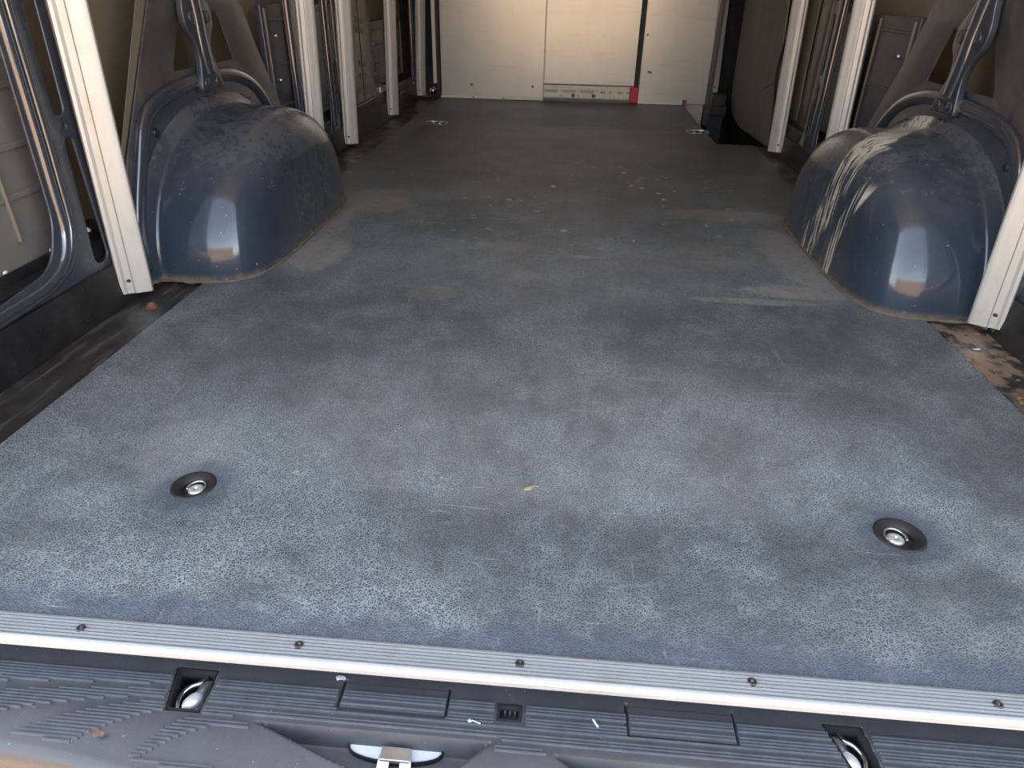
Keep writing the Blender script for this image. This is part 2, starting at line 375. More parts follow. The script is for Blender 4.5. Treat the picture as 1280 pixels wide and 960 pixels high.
# ------------------------------------------------------------------ arch geometry
YC, LY, H, XW, WD = 1.31, .392, .308, .872, .223
YCS = {-1: (1.31, .392), 1: (1.290, .380)}
NP, NQ = 1.95, 5.0
def arch_pt(phi, rho, u, side):
    c, s_ = math.cos(phi), math.sin(phi)
    YC, LY = YCS[side]; npw = 2.15 if c > 0 else 2.45
    k = (abs(c)**npw + abs(s_)**npw)**(-1/npw)
    y = YC - LY*c*k*rho; z = H*s_*k*rho
    return (side*(XW-u), y, z)
def rho_u(u): return max(0., 1-(u/WD)**NQ)**(1/NQ)
def foot(side, off, n=14):
    """outline of the arch at floor level, grown by off; rear wall end -> inside -> front wall end"""
    P = []; YC, LY = YCS[side]
    us = [0, .05, .10, .14, .17, .19, .204, .213, .218, .221, .2228]
    for u in us: P.append((XW-u, YC-LY*rho_u(u), u))
    P.append((XW-WD, YC, WD))
    for u in us[::-1]: P.append((XW-u, YC+LY*rho_u(u), u))
    out = []
    for x, y, u in P:
        ny = (y-YC)/LY; nx = (u/WD)**4; d = Vector((nx, math.copysign(abs(ny)**4, ny))); d = d.normalized() if d.length > 0 else d
        out.append((side*(x-d[0]*off), y+d[1]*off))
    return out

# ------------------------------------------------------------------ ground and van shell (setting)
g = MB().box((-40, -45, -.78), (40, 60, -.70)).mesh(); tag(link('ground', g, ASPH), kind='structure')
g = MB().box((-14, -13.5, -.70), (14, 9, -.68)).mesh(); o = link('pavement', g, GROUND); tag(o, kind='structure')  # warm paving, nearly all out of view, added to supply warm reflections inside
tag(bx('wall_back_reflector', (-12, -13.8, -.70), (12, -13.5, 2.6), simple('ochre_reflector', (.70, .50, .30), .9, 0, .1, 3)), kind='structure')  # unseen wall added behind the camera for warm reflections on battens and bulkhead
zt = 1.86
fl = MB().box((-1.02, -.002, -.06), (1.02, 4.6, -.013)).mesh()
# floor pan with the step well of the side door left out
pan_out = [(-1.0, .0145), (1.0, .0145), (1.0, 2.76), (.676, 2.76), (.676, 3.93), (-1.0, 3.93)]
tag(plate('floor', pan_out, [], -.05, -.009, 'xy', PAN), kind='structure')
w = MB().box((.676, 2.76, -.25), (1.02, 4.05, -.235)).box((.662, 2.76, -.235), (.676, 4.0, -.011)).box((.676, 2.745, -.235), (1.0, 2.759, -.05)).mesh()
tag(link('trim_1', w, BLACK), kind='structure')
WL = tag(bx('wall_left', (-1.03, .0, -.3), (-1.012, 4.1, zt), SKIN), kind='structure')
WR = tag(bx('wall_right', (1.012, .0, -.3), (1.03, 4.1, zt), SKIN), kind='structure')
tag(bx('ceiling', (-1.05, -.02, zt), (1.05, 4.2, zt+.03), ROOF), kind='structure')
WF = tag(bx('wall_front', (-1.012, 4.02, -.3), (1.012, 4.05, zt), VOID), kind='structure')

# inner side frames: pressed steel with openings
def mirror(poly, s_): return poly
def frame(name, poly, holes, x, side, mat, wall, th=.006, bevel=.0025):
    return plate(name, poly, holes, side*x, side*(x+th), 'yz', mat, wall, bevel=bevel)
for side, wall, dy in ((-1, WL, 0.), (1, WR, .03)):
    # kick board along the floor edge
    kk = MB()
    segs = ((.0, .912+dy*.3), (1.71, 3.93)) if side < 0 else ((.0, .915), (1.71, 2.74))
    for a, b in segs:
        kk.prism([(.886, -.008), (.893, .078), (1.01, .085), (1.01, -.008)], a, b, lambda p, q, c, s_=side: (s_*p, c, q))
    link('kick_plate', kk.mesh(), BLACK, wall)
    # rear bay frame with its big window-like opening and two slots
    A = rnd([(.02, .112), (.50, .108), (.655, .125), (.692, .20), (.705, .60), (.72, 1.3), (.02, 1.3)], [.02, .06, .05, .03, .1, .05, .05])
    S1 = rnd([(.776, .366), (.805, .366), (.822, .75), (.790, .75)], .017); S2 = rnd([(.785, .327), (.805, .327), (.812, .09), (.768, .09)], [.01, .01, .022, .022])
    hole = [(.795+.004*math.cos(a), .347+.004*math.sin(a)) for a in [i*math.pi/5 for i in range(10)]]
    sh = lambda P: [(a+dy, b) for a, b in P]
    frame('inner_frame', rnd([(.0, .072), (.89+dy, .072), (.905+dy, .5), (.93+dy, 1.84), (.0, 1.84)], .004), [sh(A), sh(S1), sh(S2), sh(hole)], .900, side, PAINT, wall)
    for off, r_ in ((.022, .010), (.044, .008)):
        pts = [(side*.900, y_+dy, z_) for y_, z_ in ((.0, .105-off*.45), (.30, .104-off*.45), (.52, .104-off*.42), (.64+off*.4, .112-off*.30), (.69+off*.75, .165-off*.2), (.694+off, .28), (.702+off, .60), (.722+off, 1.3))]
        tube('pressed_bead', pts, r_, PAINT_S, wall, flat=(0, side*.900, .8))
    tube('flange_lip', [(side*.899, y_+dy, z_) for y_, z_ in ((.826, .08), (.832, .3), (.842, .6), (.86, 1.2))], .006, PAINT, wall)
    # reinforcement seen through the opening
    bxx = MB().box((side*.955, .0, .125), (side*.975, .770+dy, 1.3)); link('reinforcement_panel', bxx.mesh(bevel=.006), PAINT_G, wall)
    for zz in (.245, .325, .42, .53):
        bx('swage', (side*.950, .30, zz-.006), (side*.957, .762+dy, zz+.006), PAINT_G, wall, bevel=.0025)
    for yy in (.66, .763):
        bx('panel_edge', (side*.947, yy+dy, .17), (side*.955, yy+.006+dy, 1.2), KHAKI, wall, bevel=.002)
    # deep sill under the opening with dark ridges
    sm = MB().prism([(.908, .082), (.925, .086), (.930, .104), (.952, .108), (.956, .128), (1.01, .130), (1.01, .075), (.908, .075)], .0, .93, lambda p, q, c, s_=side: (s_*p, c, q))
    link('outer_sill', sm.mesh(), BLACK, wall)
    for (yy, zz) in ((.611, .122), (.731, .122), (.850, .122)):
        link('white_clip', MB().lathe((side*.962, yy+dy, zz+.008), [(.009, 0), (.009, .003), (.005, .007), (0, .008)], 14).mesh(), WHITE_CLIP, wall, smooth=True)

# far bays ---------------------------------------------------------------
def bay_panel(side, wall, y0, y1, ztop, zs, mat=PAINT_B, knobs=()):
    x = .945
    bx('reinforcement_panel', (side*x, y0, .14), (side*(x+.02), y1, ztop), mat, wall, bevel=.004)
    for zz in zs: bx('swage', (side*(x-.006), y0+.02, zz-.004), (side*x, y1-.03, zz+.004), mat, wall, bevel=.0018)
    for yy in (y0+.012, y1-.018): bx('panel_edge', (side*(x-.008), yy, .15), (side*x, yy+.006, ztop-.01), KHAKI, wall, bevel=.002)
    for (yy, zz) in knobs: link('bolt', MB().lathe((side*(x-.012), yy, zz), [(.0, 0), (.006, .002), (.008, .012)] if side > 0 else [(.008, -.012), (.006, -.002), (0, 0)], 10, 'x').mesh(), GALV, wall, smooth=True)
def member(side, wall, y0, y1, mat=PAINT, slots=True, x=.895):
    mid = (y0+y1)/2; hs = []
    if slots:
        for z0, z1 in ((.13, .30), (.33, .52), (.56, 1.0)): hs.append(rnd([(mid+.012, z0), (mid+.034, z0), (mid+.034, z1), (mid+.012, z1)], .010))
    frame('inner_frame', rnd([(y0-.03, .07), (y1+.03, .07), (y1, .14), (y1+.005, 1.84), (y0-.005, 1.84), (y0, .14)], [.01, .01, .03, .01, .01, .03]), hs, x, side, mat, wall)
    tube('pressed_bead', [(side*x, y0+.022, z_) for z_ in (.10, .14, .3, .6, 1.2, 1.8)], .015, PAINT_S, wall, flat=(0, side*x, .8))
for side, wall in ((-1, WL), (1, WR)):
    d = 0 if side < 0 else -.12
    bx('lower_rail', (side*.897, 1.72, .068), (side*1.0, 3.92 if side < 0 else 2.74, .125), BLACK, wall, bevel=.008)
    if side < 0:
        bay_panel(side, wall, 1.86, 2.06, .520, (.22, .345, .475), knobs=((1.93, .30), (1.94, .43)))
        member(side, wall, 1.925, 2.03, slots=False)
        bay_panel(side, wall, 2.18, 2.44, .510, (.17, .33, .48))
        member(side, wall, 2.275, 2.41)
        hs = []
        for zz in (.44, .40, .27, .22, .16):
            for yy in (2.74, 2.82):
                hs.append([(yy+.011*math.cos(a), zz+(.010 if yy < 2.8 else 0)+.012*math.sin(a)) for a in [i*math.pi/6 for i in range(12)]])
        frame('door_pillar', rnd([(2.58, .07), (3.0, .07), (2.98, .2), (2.90, 1.84), (2.58, 1.84), (2.60, .2)], .01), hs, .905, side, KHAKI, wall)
        bx('pillar_seam', (side*.903, 2.772, .13), (side*.906, 2.777, 1.8), VOID, wall)
        bay_panel(side, wall, 3.04, 3.38, .425, (.16, .24, .32, .39), knobs=((3.12, .20), (3.12, .33)))
        member(side, wall, 3.19, 3.29, slots=False)
        bay_panel(side, wall, 3.45, 3.72, .415, (.17, .25, .33), knobs=((3.50, .20), (3.50, .29)))
        member(side, wall, 3.76, 3.92)
        bx('bracket', (side*.90, 3.05, .09), (side*.96, 3.16, .15), GALV, wall, bevel=.006)
        bx('bracket', (side*.90, 3.24, .10), (side*.96, 3.30, .13), GALV, wall, bevel=.006)
    else:
        bay_panel(side, wall, 1.72, 1.995, .53, (.20, .34, .49), knobs=((1.765, .33), (1.785, .43)))
        bay_panel(side, wall, 2.08, 2.36, .525, (.20, .34, .49), knobs=((2.12, .40), (2.11, .27)))
        member(side, wall, 2.17, 2.32)
        frame('inner_frame', rnd([(2.37, .07), (2.56, .07), (2.54, .3), (2.56, 1.84), (2.42, 1.84), (2.41, .3)], .02), [], .93, side, PAINT_D, wall)
        frame('door_pillar', rnd([(2.60, .07), (2.95, .07), (2.92, .3), (2.95, 1.84), (2.64, 1.84), (2.62, .3)], .01), [], .945, side, KHAKI, wall)
        bx('pillar_bracket', (side*.925, 2.78, .12), (side*.945, 2.86, .42), KHAKI, wall, bevel=.005)
        tube('door_seal', [(.905, 2.66, -.02), (.900, 2.70, .10), (.905, 2.74, .25), (.905, 2.79, .40), (.905, 2.83, .60), (.905, 2.9, 1.2), (.905, 2.9, 1.8)], .008, RUBBER, wall)

# ------------------------------------------------------------------ wheel arches with the panels they bolt to
def wheel_arch(side):
    nm = 'left' if side < 0 else 'right'
    root = empty('wheel_arch', (side*.77, YC, 0))
    tag(root, 'dark blue painted steel wheel arch hump on the left with plain scuffed face' if side < 0 else
        'dark blue painted steel wheel arch hump on the right with cream paint streaks running down', 'wheel arch', 'wheel arch humps')
    NPH = 120; rows = [(1.085, -.011), (1.08, -.004), (1.05, -.003), (1.042, .003), (1.01, .004), (1.0, .010), (.995, .018)]
    for i in range(1, 15): u = .02+(.215-.02)*i/15; rows.append((rho_u(u), u))
    r0 = rows[-1][0]
    for i in range(1, 22):
        r_ = r0*(1-i/21); rows.append((r_, WD*max(0, 1-r_**NQ)**(1/NQ)))
    V = []; F = []
    for j in range(NPH+1):
        phi = math.pi*j/NPH
        for (rho, u) in rows:
            x, y, z = arch_pt(phi, rho, u, side)
            if abs(x) < XW-.14:                    # three shallow vertical grooves pressed in the inner face
                for yb in (1.22, 1.31, 1.40):
                    g_ = math.exp(-((y-yb)/.009)**2)*.004
                    if .03 < z < .20: x += side*g_*min(1, (z-.03)/.02, (.20-z)/.03)
            # broad flat and dent on the crown
            if z > .2: z -= .006*math.exp(-((abs(x)-.80)/.04)**2)*math.exp(-((y-YC)/.2)**2)
            V.append((x, y, z))
    n = len(rows)
    for j in range(NPH):
        for i in range(n-1): F.append([j*n+i, j*n+i+1, (j+1)*n+i+1, (j+1)*n+i])
    me = bpy.data.meshes.new('m'); me.from_pydata(V, [], F); fix(me)
    link('housing', me, arch_mat(side > 0), root, smooth=True)
    # crumbly sealer along the foot
    fp = foot(side, .001); fp2 = []
    for i in range(len(fp)-1):
        a = Vector(fp[i]); b = Vector(fp[i+1]); k = max(1, int((b-a).length/.012))
        for q in range(k): fp2.append(a.lerp(b, q/k))
    cu = bpy.data.curves.new('c', 'CURVE'); cu.dimensions = '3D'; s_ = cu.splines.new('POLY'); s_.points.add(len(fp2)-1)
    for i, q in enumerate(fp2): s_.points[i].co = (q[0]+random.uniform(-.001, .001), q[1]+random.uniform(-.001, .001), .001, 1); s_.points[i].radius = random.uniform(.35, 1.15)
    cu.bevel_depth = .005; cu.bevel_resolution = 1
    link('floor_sealer', fix(curve_mesh(cu)), simple('crumbly_sealer', (.13, .105, .075), .9, 0, .5, 90, .001), root)
    # --- wheelhouse panel
    pr = empty('wheelhouse_panel', (side*.895, YC, .0))
    tag(pr, 'dark painted steel panel behind the %s wheel arch with triangular cut-outs and central strut' % nm, 'wall panel', 'panels behind the wheel arches')
    dz = 0 if side < 0 else -.035
    T = lambda P, xx=.895, e=0.: [(-.441+(y_+.441)*(xx+.015)/.895+dz+e, .582-(.582-z_)*(xx+.015)/.895) for y_, z_ in P]
    ks = (.045, .10) if side < 0 else (.028, .17)
    TS = lambda P, k=1.: [(1.363+(y_-1.363)*k-ks[0]-ks[1]*(z_-.357)+dz, z_) for y_, z_ in P]
    out = rnd(T([(.890, .005), (.895, .20), (.915, .257), (1.125, .542), (1.22, .66), (1.35, 1.25), (1.42, 1.25), (1.56, .55), (1.63, .43), (1.755, .25), (1.76, .005)]), .02)
    T1 = rnd(T([(1.165, .402), (1.295, .402), (1.30, .47), (1.272, .535), (1.253, .535)]), .012); T2 = rnd(T([(1.365, .402), (1.480, .402), (1.425, .52), (1.405, .52), (1.365, .45)]), .012)
    hs = [T1, T2]
    plate('backing_panel', out, hs, side*.898, side*.893, 'yz', PAINT_D, pr, bevel=.002)
    fe = [(.888, .01), (.893, .20), (.913, .257), (1.125, .542), (1.21, .66), (1.33, 1.2)]
    plate('folded_edge', T(fe + [(y_-w_, z_) for (y_, z_), w_ in list(zip(fe, (.004, .006, .014, .036, .05, .06)))[::-1]]), [], side*.9005, side*.8985, 'yz', KHAKI, pr)
    rim = rnd([(y_+dz*.6, z_) for y_, z_ in ((.882, .0), (.886, .12), (1.005, .338), (1.13, .378), (1.285, .390), (1.46, .384), (1.62, .33), (1.74, .19), (1.76, .0))], [.005, .08, .05, .08, .1, .1, .1, .08, .005], 8)
    so_ = plate('raised_surround', rim, [], side*.899, side*.882, 'yz', PAINT, pr, bevel=.008)
    rp = [(.903, .03), (.906, .12), (.965, .235), (1.018, .318), (1.07, .346), (1.15, .362), (1.29, .372), (1.46, .366), (1.60, .318), (1.70, .21), (1.735, .10)]
    tube('surround_bead', [(side*.882, y_+dz*.6, z_) for y_, z_ in rp], .017, PAINT_S, pr, flat=(0, side*.882, .55))
    strut = rnd([(1.312, .346), (1.418, .346), (1.405, .388), (1.39, .42), (1.395, .455), (1.425, .485), (1.425, .525), (1.395, .57), (1.40, .70), (1.36, 1.2), (1.32, 1.2), (1.325, .70), (1.325, .57), (1.305, .525), (1.305, .485), (1.33, .455), (1.335, .42), (1.325, .385)], .014)
    def ell(y, z, r=.0085): return [(y+r*math.cos(a)*.8, z+r*math.sin(a)) for a in [i*math.pi/7 for i in range(14)]]
    strut = TS(strut, 1.12); BH = TS([(1.336, .364), (1.394, .364), (1.332, .505), (1.398, .505)])
    so = plate('strut', strut, [ell(*q) for q in BH], side*.882, side*.866, 'yz', PAINT, pr, bevel=.0035)
    sp2 = [(side*.866, y_, z_) for y_, z_ in TS([(1.365, .385), (1.362, .42), (1.362, .47), (1.366, .53), (1.36, .7), (1.34, 1.18)])]
    tube('strut_ridge', sp2, .020, PAINT_S, so, flat=(0, side*.866, .40))
    for y_, z_ in BH:
        link('hole_rim', MB().lathe((side*.8665, y_, z_), [(.009, -.003), (.013, -.002), (.0135, .002), (.009, .003)], 16, 'x').mesh(), PAINT, so, smooth=True)
    for y_, z_ in ((1.045+dz, .292),):
        link('bolt_hole', MB().lathe((side*.881, y_, z_), [(.006, -.004), (.0085, -.003), (.010, .003), (.004, .004)], 16, 'x').mesh(), BLACK, pr, smooth=True)
    return root
for s_ in (-1, 1): wheel_arch(s_)

# ------------------------------------------------------------------ floor mat
left_edge = -.774
L = foot(-1, .004); R_ = foot(1, .004)
def clipx(P, lim): return [p for p in P if abs(p[0]) <= lim]
Lc = clipx(L, .774); Rc = clipx(R_, .776)
poly = [(-.774, .010), (.774, .010)] + [(.776, Rc[0][1])] + Rc + [(.776, Rc[-1][1]), (.785, 1.97), (.828, 2.60), (.828, 2.735), (.662, 2.735), (.674, 3.925)] + [(-.765, 3.89), (-.774, Lc[-1][1])] + Lc[::-1] + [(-.774, Lc[0][1])]
RINGS = [(-.456, .237, .0285, 0), (.456, .235, .0305, 0)]
CUPS = [(-.628, 3.03), (.628, 3.03)]
holes = [[(x+r*math.cos(a), y+r*math.sin(a)) for a in [i*math.pi/16 for i in range(32)]] for x, y, r, _ in RINGS]
def rect(x, y, a, b, r): return rnd([(x-a, y-b), (x+a, y-b), (x+a, y+b), (x-a, y+b)], r)
holes += [rect(x, y, .052, .046, .03) for x, y in CUPS]
fm = plate('floor_mat', poly, holes, -.0085, .0, 'xy', MATM, bevel=.001, origin=(0, 2, -.0085))
tag(fm, 'grey pebble-textured cargo floor mat, worn and dusty, covering the whole van floor', 'floor mat')

# tie-down points -------------------------------------------------------
for (x, y, r, _), side in zip(RINGS, ('left', 'right')):
    t = empty('tie_down_cup', (x, y, -.0085))
    tag(t, 'round black recessed tie-down cup with pale screw head, near the sill on the %s' % side, 'tie-down', 'round tie-down cups in the mat')
    link('cup', MB().lathe((x, y, 0), [(r-.0005, -.0083), (r, .0006), (r-.001, .0016), (r-.003, .0014), (r-.010, -.002), (r-.013, -.0045), (r-.0135, -.0084)], 40).mesh(recalc=True), simple('dirty_black_cup', (.018, .016, .014), .55, 0, .5, 150), t, angle=60)
    dx = .003 if side == 'left' else -.004
    link('screw_head', MB().lathe((x+dx, y-.002, -.0082), [(.0105, 0), (.0105, .003), (.008, .0048), (.0022, .0050), (.0018, .0030), (0, .0028)], 24).mesh(), simple('pale_screw', (.72, .72, .68), .35, .6), t, smooth=True)
    pts = [(x+(r-.016)*math.cos(a)*.9+dx, y+(r-.0155)*math.sin(a), -.0035) for a in [i*math.pi/8 for i in range(-1, 10)]]
    tube('ring', pts, .0015, GALV, t)
for (x, y), side in zip(CUPS, ('left', 'right')):
    t = empty('lashing_cup', (x, y, -.0085))
    tag(t, 'small metal-rimmed lashing cup with folded ring, far %s corner of the mat' % side, 'tie-down', 'metal lashing cups far down the mat')
    plate('rim', rect(x, y, .0519, .0459, .03), [rect(x, y, .047, .040, .026)], -.008, .001, 'xy', GALV, t, bevel=.0008)
    plate('cup', rect(x, y, .047, .040, .026), [], -.0085, -.006, 'xy', VOID, t)
    tube('ring', [(x-.015, y-.02, -.003), (x-.014, y+.02, -.002), (x, y+.032, -.001), (x+.014, y+.02, -.002), (x+.015, y-.02, -.003)], .003, GALV, t)

# ------------------------------------------------------------------ sill strip with grooves and screws
def sill_prof():
    P = [(.0135, -.0005), (.0135, .0022), (.0120, .0030)]
    y = .0105
    for i in range(6):
        P += [(y, .0034), (y-.0012, .0034), (y-.0014, .0004), (y-.0027, .0004), (y-.0029, .0034)]; y -= .0040
    P += [(-.0140, .0036), (-.0165, .0030), (-.0185, .0015), (-.0195, -.001), (-.0198, -.006), (-.0180, -.006), (-.0175, -.002), (-.016, -.0005)]
    return P
t = empty('sill_strip', (0, 0, -.001))
tag(t, 'bright ribbed aluminium sill strip with rounded nose along the rear edge of the mat', 'sill strip')
link('ribbed_strip', MB().prism(sill_prof(), -.79, .79, lambda a, b, c: (c, a, b)).mesh(), ALUX, t)
SCR = [(-.456, -.001), (-.227, .001), (-.0028, .0), (.2236, .0015), (.452, -.001)]
sm_ = simple('dark_screw', (.06, .055, .05), .4, .6)
for k, (x, y) in enumerate(SCR + [(-.685, 0), (.681, 0)]):
    sc_ = link('screw', MB().lathe((x, y, .0018), [(.0046, 0), (.0046, .0018), (.0038, .0030), (.0020, .0031), (.0016, .0016), (0, .0015)], 20).mesh(), sm_, t, smooth=True)

# ------------------------------------------------------------------ rear step bumper
ZB = -.05
def sstep(a, b, x):
    t_ = max(0., min(1., (x-a)/(b-a))); return t_*t_*(3-2*t_)
def inpoly_depth(x, y, P):
    """signed distance inside convex polygon (positive inside)"""
    d = 1e9; n = len(P)
    for i in range(n):
        x0, y0 = P[i]; x1, y1 = P[(i+1) % n]; ex, ey = x1-x0, y1-y0; L_ = math.hypot(ex, ey)
        d = min(d, ((x-x0)*ey-(y-y0)*ex)/L_)
    return d
def cw(P):
    a = sum(P[i][0]*P[(i+1) % len(P)][1]-P[(i+1) % len(P)][0]*P[i][1] for i in range(len(P))); return P if a < 0 else P[::-1]
PK1 = cw([(-.262, -.050), (-.025, -.050), (-.055, -.077), (-.088, -.090), (-.135, -.090), (-.180, -.078)])
PK2 = cw([(.035, -.057), (.300, -.057), (.27, -.083), (.20, -.098), (.12, -.098), (.075, -.082)])
LT1 = cw([(-.366, .002), (-.322, .002), (-.320, -.045), (-.354, -.045)])
LT2 = cw([(.303, .000), (.340, .000), (.345, -.048), (.318, -.048)])
SOC = cw([(-.0215, -.0105), (.0, -.0105), (.0, -.0255), (-.0215, -.0255)])
HATCH = [(-.184, -.074, .002, -.0285), (.107, .214, .002, -.0315)]
def lip(x): return -.128 + .030*sstep(.15, .52, abs(x+.02)) + 0.0
def hB(x, y):
    z = ZB
    z -= .022*sstep(-.001, .007, inpoly_depth(x, y, PK1)) + .022*sstep(-.001, .007, inpoly_depth(x, y, PK2))
    for P in (LT1, LT2): z -= .030*sstep(-.001, .0012, inpoly_depth(x, y, P))
    z -= .012*sstep(-.001, .0012, inpoly_depth(x, y, SOC))
    for (a, b, c, d_) in HATCH:   # narrow joint round each cover
        dd = min(x-a, b-x, y-d_, .01 if y > c else 1)
        if abs(dd) < .0011 and y < c+.001: z -= .004
    z -= .010*sstep(-.052, -.12, y)
    e = y-lip(x)
    if e < .012: z -= .012-math.sqrt(max(0, .012**2-(.012-max(e, 0))**2))
    return z
xs = []; x = -.86
while x < .861: xs.append(x); x += .0016 if -.62 < x < .56 else .02
ys = [.0156-.0018*i for i in range(int(.154/.0018))]
V = []; F = []
for xi, x in enumerate(xs):
    L_ = lip(x); col = [y for y in ys]
    for y in ys:
        yy = max(y, L_); V.append((x, yy, hB(x, yy) if y >= L_ else hB(x, L_)-min(.03, (L_-y)*2)))
    V.append((x, L_+.30, -.24))
n = len(ys)+1
for i in range(len(xs)-1):
    for j in range(n-1): F.append([i*n+j, (i+1)*n+j, (i+1)*n+j+1, i*n+j+1])
BR = empty('step_bumper', (0, -.06, -.30))
tag(BR, 'black plastic rear step bumper with ribbed tread below the sill strip', 'bumper')
me = bpy.data.meshes.new('m'); me.from_pydata(V, [], F); fix(me); link('bumper_cover', me, BUMP, BR, angle=45)
bx('rear_sill', (-.86, .016, -.2), (.86, .024, -.012), BLACK, BR)
# tread ribs
def soft(x, x0, c, p_=1.6): return c*max(0., x0-x)**p_
def tread(x, y):
    if inpoly_depth(x, y, PK1) > -.004 or inpoly_depth(x, y, PK2) > -.004: return False
    for P in (LT1, LT2): 
        if inpoly_depth(x, y, P) > -.0035: return False
    if inpoly_depth(x, y, SOC) > -.005: return False
    for (a, b, c, d_) in HATCH:
        if min(abs(x-a), abs(x-b)) < .002 and y > d_-.001: return False
        if abs(y-d_) < .002 and a < x < b: return False
    if y < lip(x)+.017: return False
    k1 = soft(x, -.30, .22); k2 = soft(x, -.36, .55); k3 = soft(x, -.355, 1.05, 1.45)
    if -.0175-k1*.6 < y < -.0065: return True
    if -.034-k2*1.0 < y < -.0215-k1*.9: return True
    if -.0478-k3*1.5 < y < -.0375-k2*2.0 and not (x > .03 and False): return True
    k4 = soft(x, -.300, 2.0, 1.55)
    if x < -.264 and -.0600-k4*1.35 < y < -.0525-soft(x, -.325, 4.2, 1.5): return True
    if -.40 < x < -.285 and y < -.0935: return True
    if -.022 < x < .028 and -.0600 < y < -.0515: return True
    return False
mb = MB(); y = -.0065
while y > -.12:
    st = None; x = -.60
    while x <= .56:
        inn = tread(x, y)
        if inn and st is None: st = x
        if st is not None and (not inn or x > .555 or x-st > .016):
            if x-st > .003:
                b = len(mb.v); za, zb = hB(st, y), hB(x-.001, y)
                for (yy, dzz) in ((y-.0012, -.0006), (y-.0008, .0020), (y+.0006, .0020), (y+.0010, -.0006)):
                    mb.v += [(st, yy, za+dzz), (x, yy, zb+dzz)]
                for q in range(3): mb.f.append([b+2*q, b+2*q+1, b+2*q+3, b+2*q+2])
                mb.f += [[b, b+2, b+4, b+6], [b+7, b+5, b+3, b+1]]
            st = x if inn else None
        x += .002
    y -= .0034
tag(link('tread_ribs', mb.mesh(), RIBM, BR), kind='stuff')
for (a, b, c, d_) in HATCH: bx('cover_flap', (a+.0013, d_+.0013, ZB-.001), (b-.0013, .0, ZB+.0005), BUMP, BR, bevel=.0003)
def grow(P, k):
    cx_ = sum(p[0] for p in P)/len(P); cy_ = sum(p[1] for p in P)/len(P); return [(cx_+(a-cx_)*k, cy_+(b-cy_)*k) for a, b in P]
for P in (LT1, LT2):
    po = plate('pocket_shade_liner', grow(P, 1.0), [grow(P, .93)], ZB-.031, ZB-.0008, 'xy', VOID, BR)  # black liner added so the recess shade is in the colour
    plate('pocket_shade_floor', grow(P, 1.0), [], ZB-.0302, ZB-.0292, 'xy', VOID, po)
# socket between the two covers
so = bx('sensor_socket', (-.0205, -.0245, ZB-.0115), (-.001, -.0115, ZB-.006), VOID, BR, bevel=.001)
for i in range(3): bx('contact_pin', (-.016+.005*i, -.0175, ZB-.006), (-.0145+.005*i, -.0150, ZB-.001), GALV, so)
plate('socket_rim', rect(-.0108, -.018, .0125, .0095, .003), [rect(-.0108, -.018, .0095, .0068, .002)], ZB-.001, ZB+.001, 'xy', VOID, so, bevel=.0004)
# door striker plates in their slots
for (cx, cyy, sk), lab in (((-.3375, -.022, 1), 'left'), ((.322, -.024, -1), 'right')):
    t = empty('door_striker', (cx, cyy, ZB-.03))
    tag(t, 'bare metal rear door striker sunk in the bumper tread, %s of the two' % lab, 'striker', 'rear door strikers in the bumper')
    S = lambda P: [(cx+sk*a, cyy+b) for a, b in P]
    plate('striker_plate', rnd(S([(-.004, .022), (.010, .022), (.007, .008), (.013, -.004), (.006, -.021), (-.008, -.021), (-.013, -.008), (-.004, .006)]), .005), [], ZB-.0275, ZB-.012, 'xy', GALV, t, bevel=.004)
    me = MB().lathe((0, 0, 0), [(.0, .006), (.005, .0055), (.008, .003), (.0085, 0), (.0085, -.012)][::-1], 24).mesh()
    for v in me.vertices: v.co = (cx+sk*(.001+v.co.x+.35*v.co.y), cyy-.008+v.co.y*1.25, ZB-.0095+v.co.z)
    link('pin_head', me, simple('white_metal_pin', (.85, .86, .82), .25, .5), t, smooth=True)
    tube('wire_loop', [(cx-sk*.010, cyy-.020, ZB-.008), (cx-sk*.013, cyy-.006, ZB-.006), (cx-sk*.008, cyy+.006, ZB-.006), (cx+sk*.001, cyy+.013, ZB-.007), (cx+sk*.003, cyy+.022, ZB-.010)], .0022, TRIMG, t)
# release hook in the pocket
t = empty('release_hook', (-.118, -.07, -.08))
tag(t, 'galvanised slotted hook sticking out of the half-moon recess in the bumper', 'hook')
mp = lambda a, b, c: (a, b, c)
hm = [(-.1655, -.0525), (-.0735, -.0525)] + [(-.1195+.046*math.cos(a), -.054-.0145*math.sin(a)**.8) for a in [math.pi*i/16 for i in range(0, 17)]]
hook_tilt = lambda y: ZB-.0195 - (-.0565-y)*.15
pl = plate('recess_plate', hm, [], ZB-.024, ZB-.017, 'xy', simple('pale_grey_plastic', (.55, .57, .62), .35), t, bevel=.001)
plate('recess_rim', [(-.1195+(a+.1195)*1.04, -.060+(b+.060)*1.12) for a, b in hm], [hm], ZB-.022, ZB-.0150, 'xy', VOID, t, bevel=.0005)
hp = MB(); ysx = [(-.058, ZB-.014), (-.064, ZB-.011), (-.070, ZB-.012), (-.080, ZB-.020), (-.092, ZB-.030), (-.118, ZB-.048)]
hp2 = []
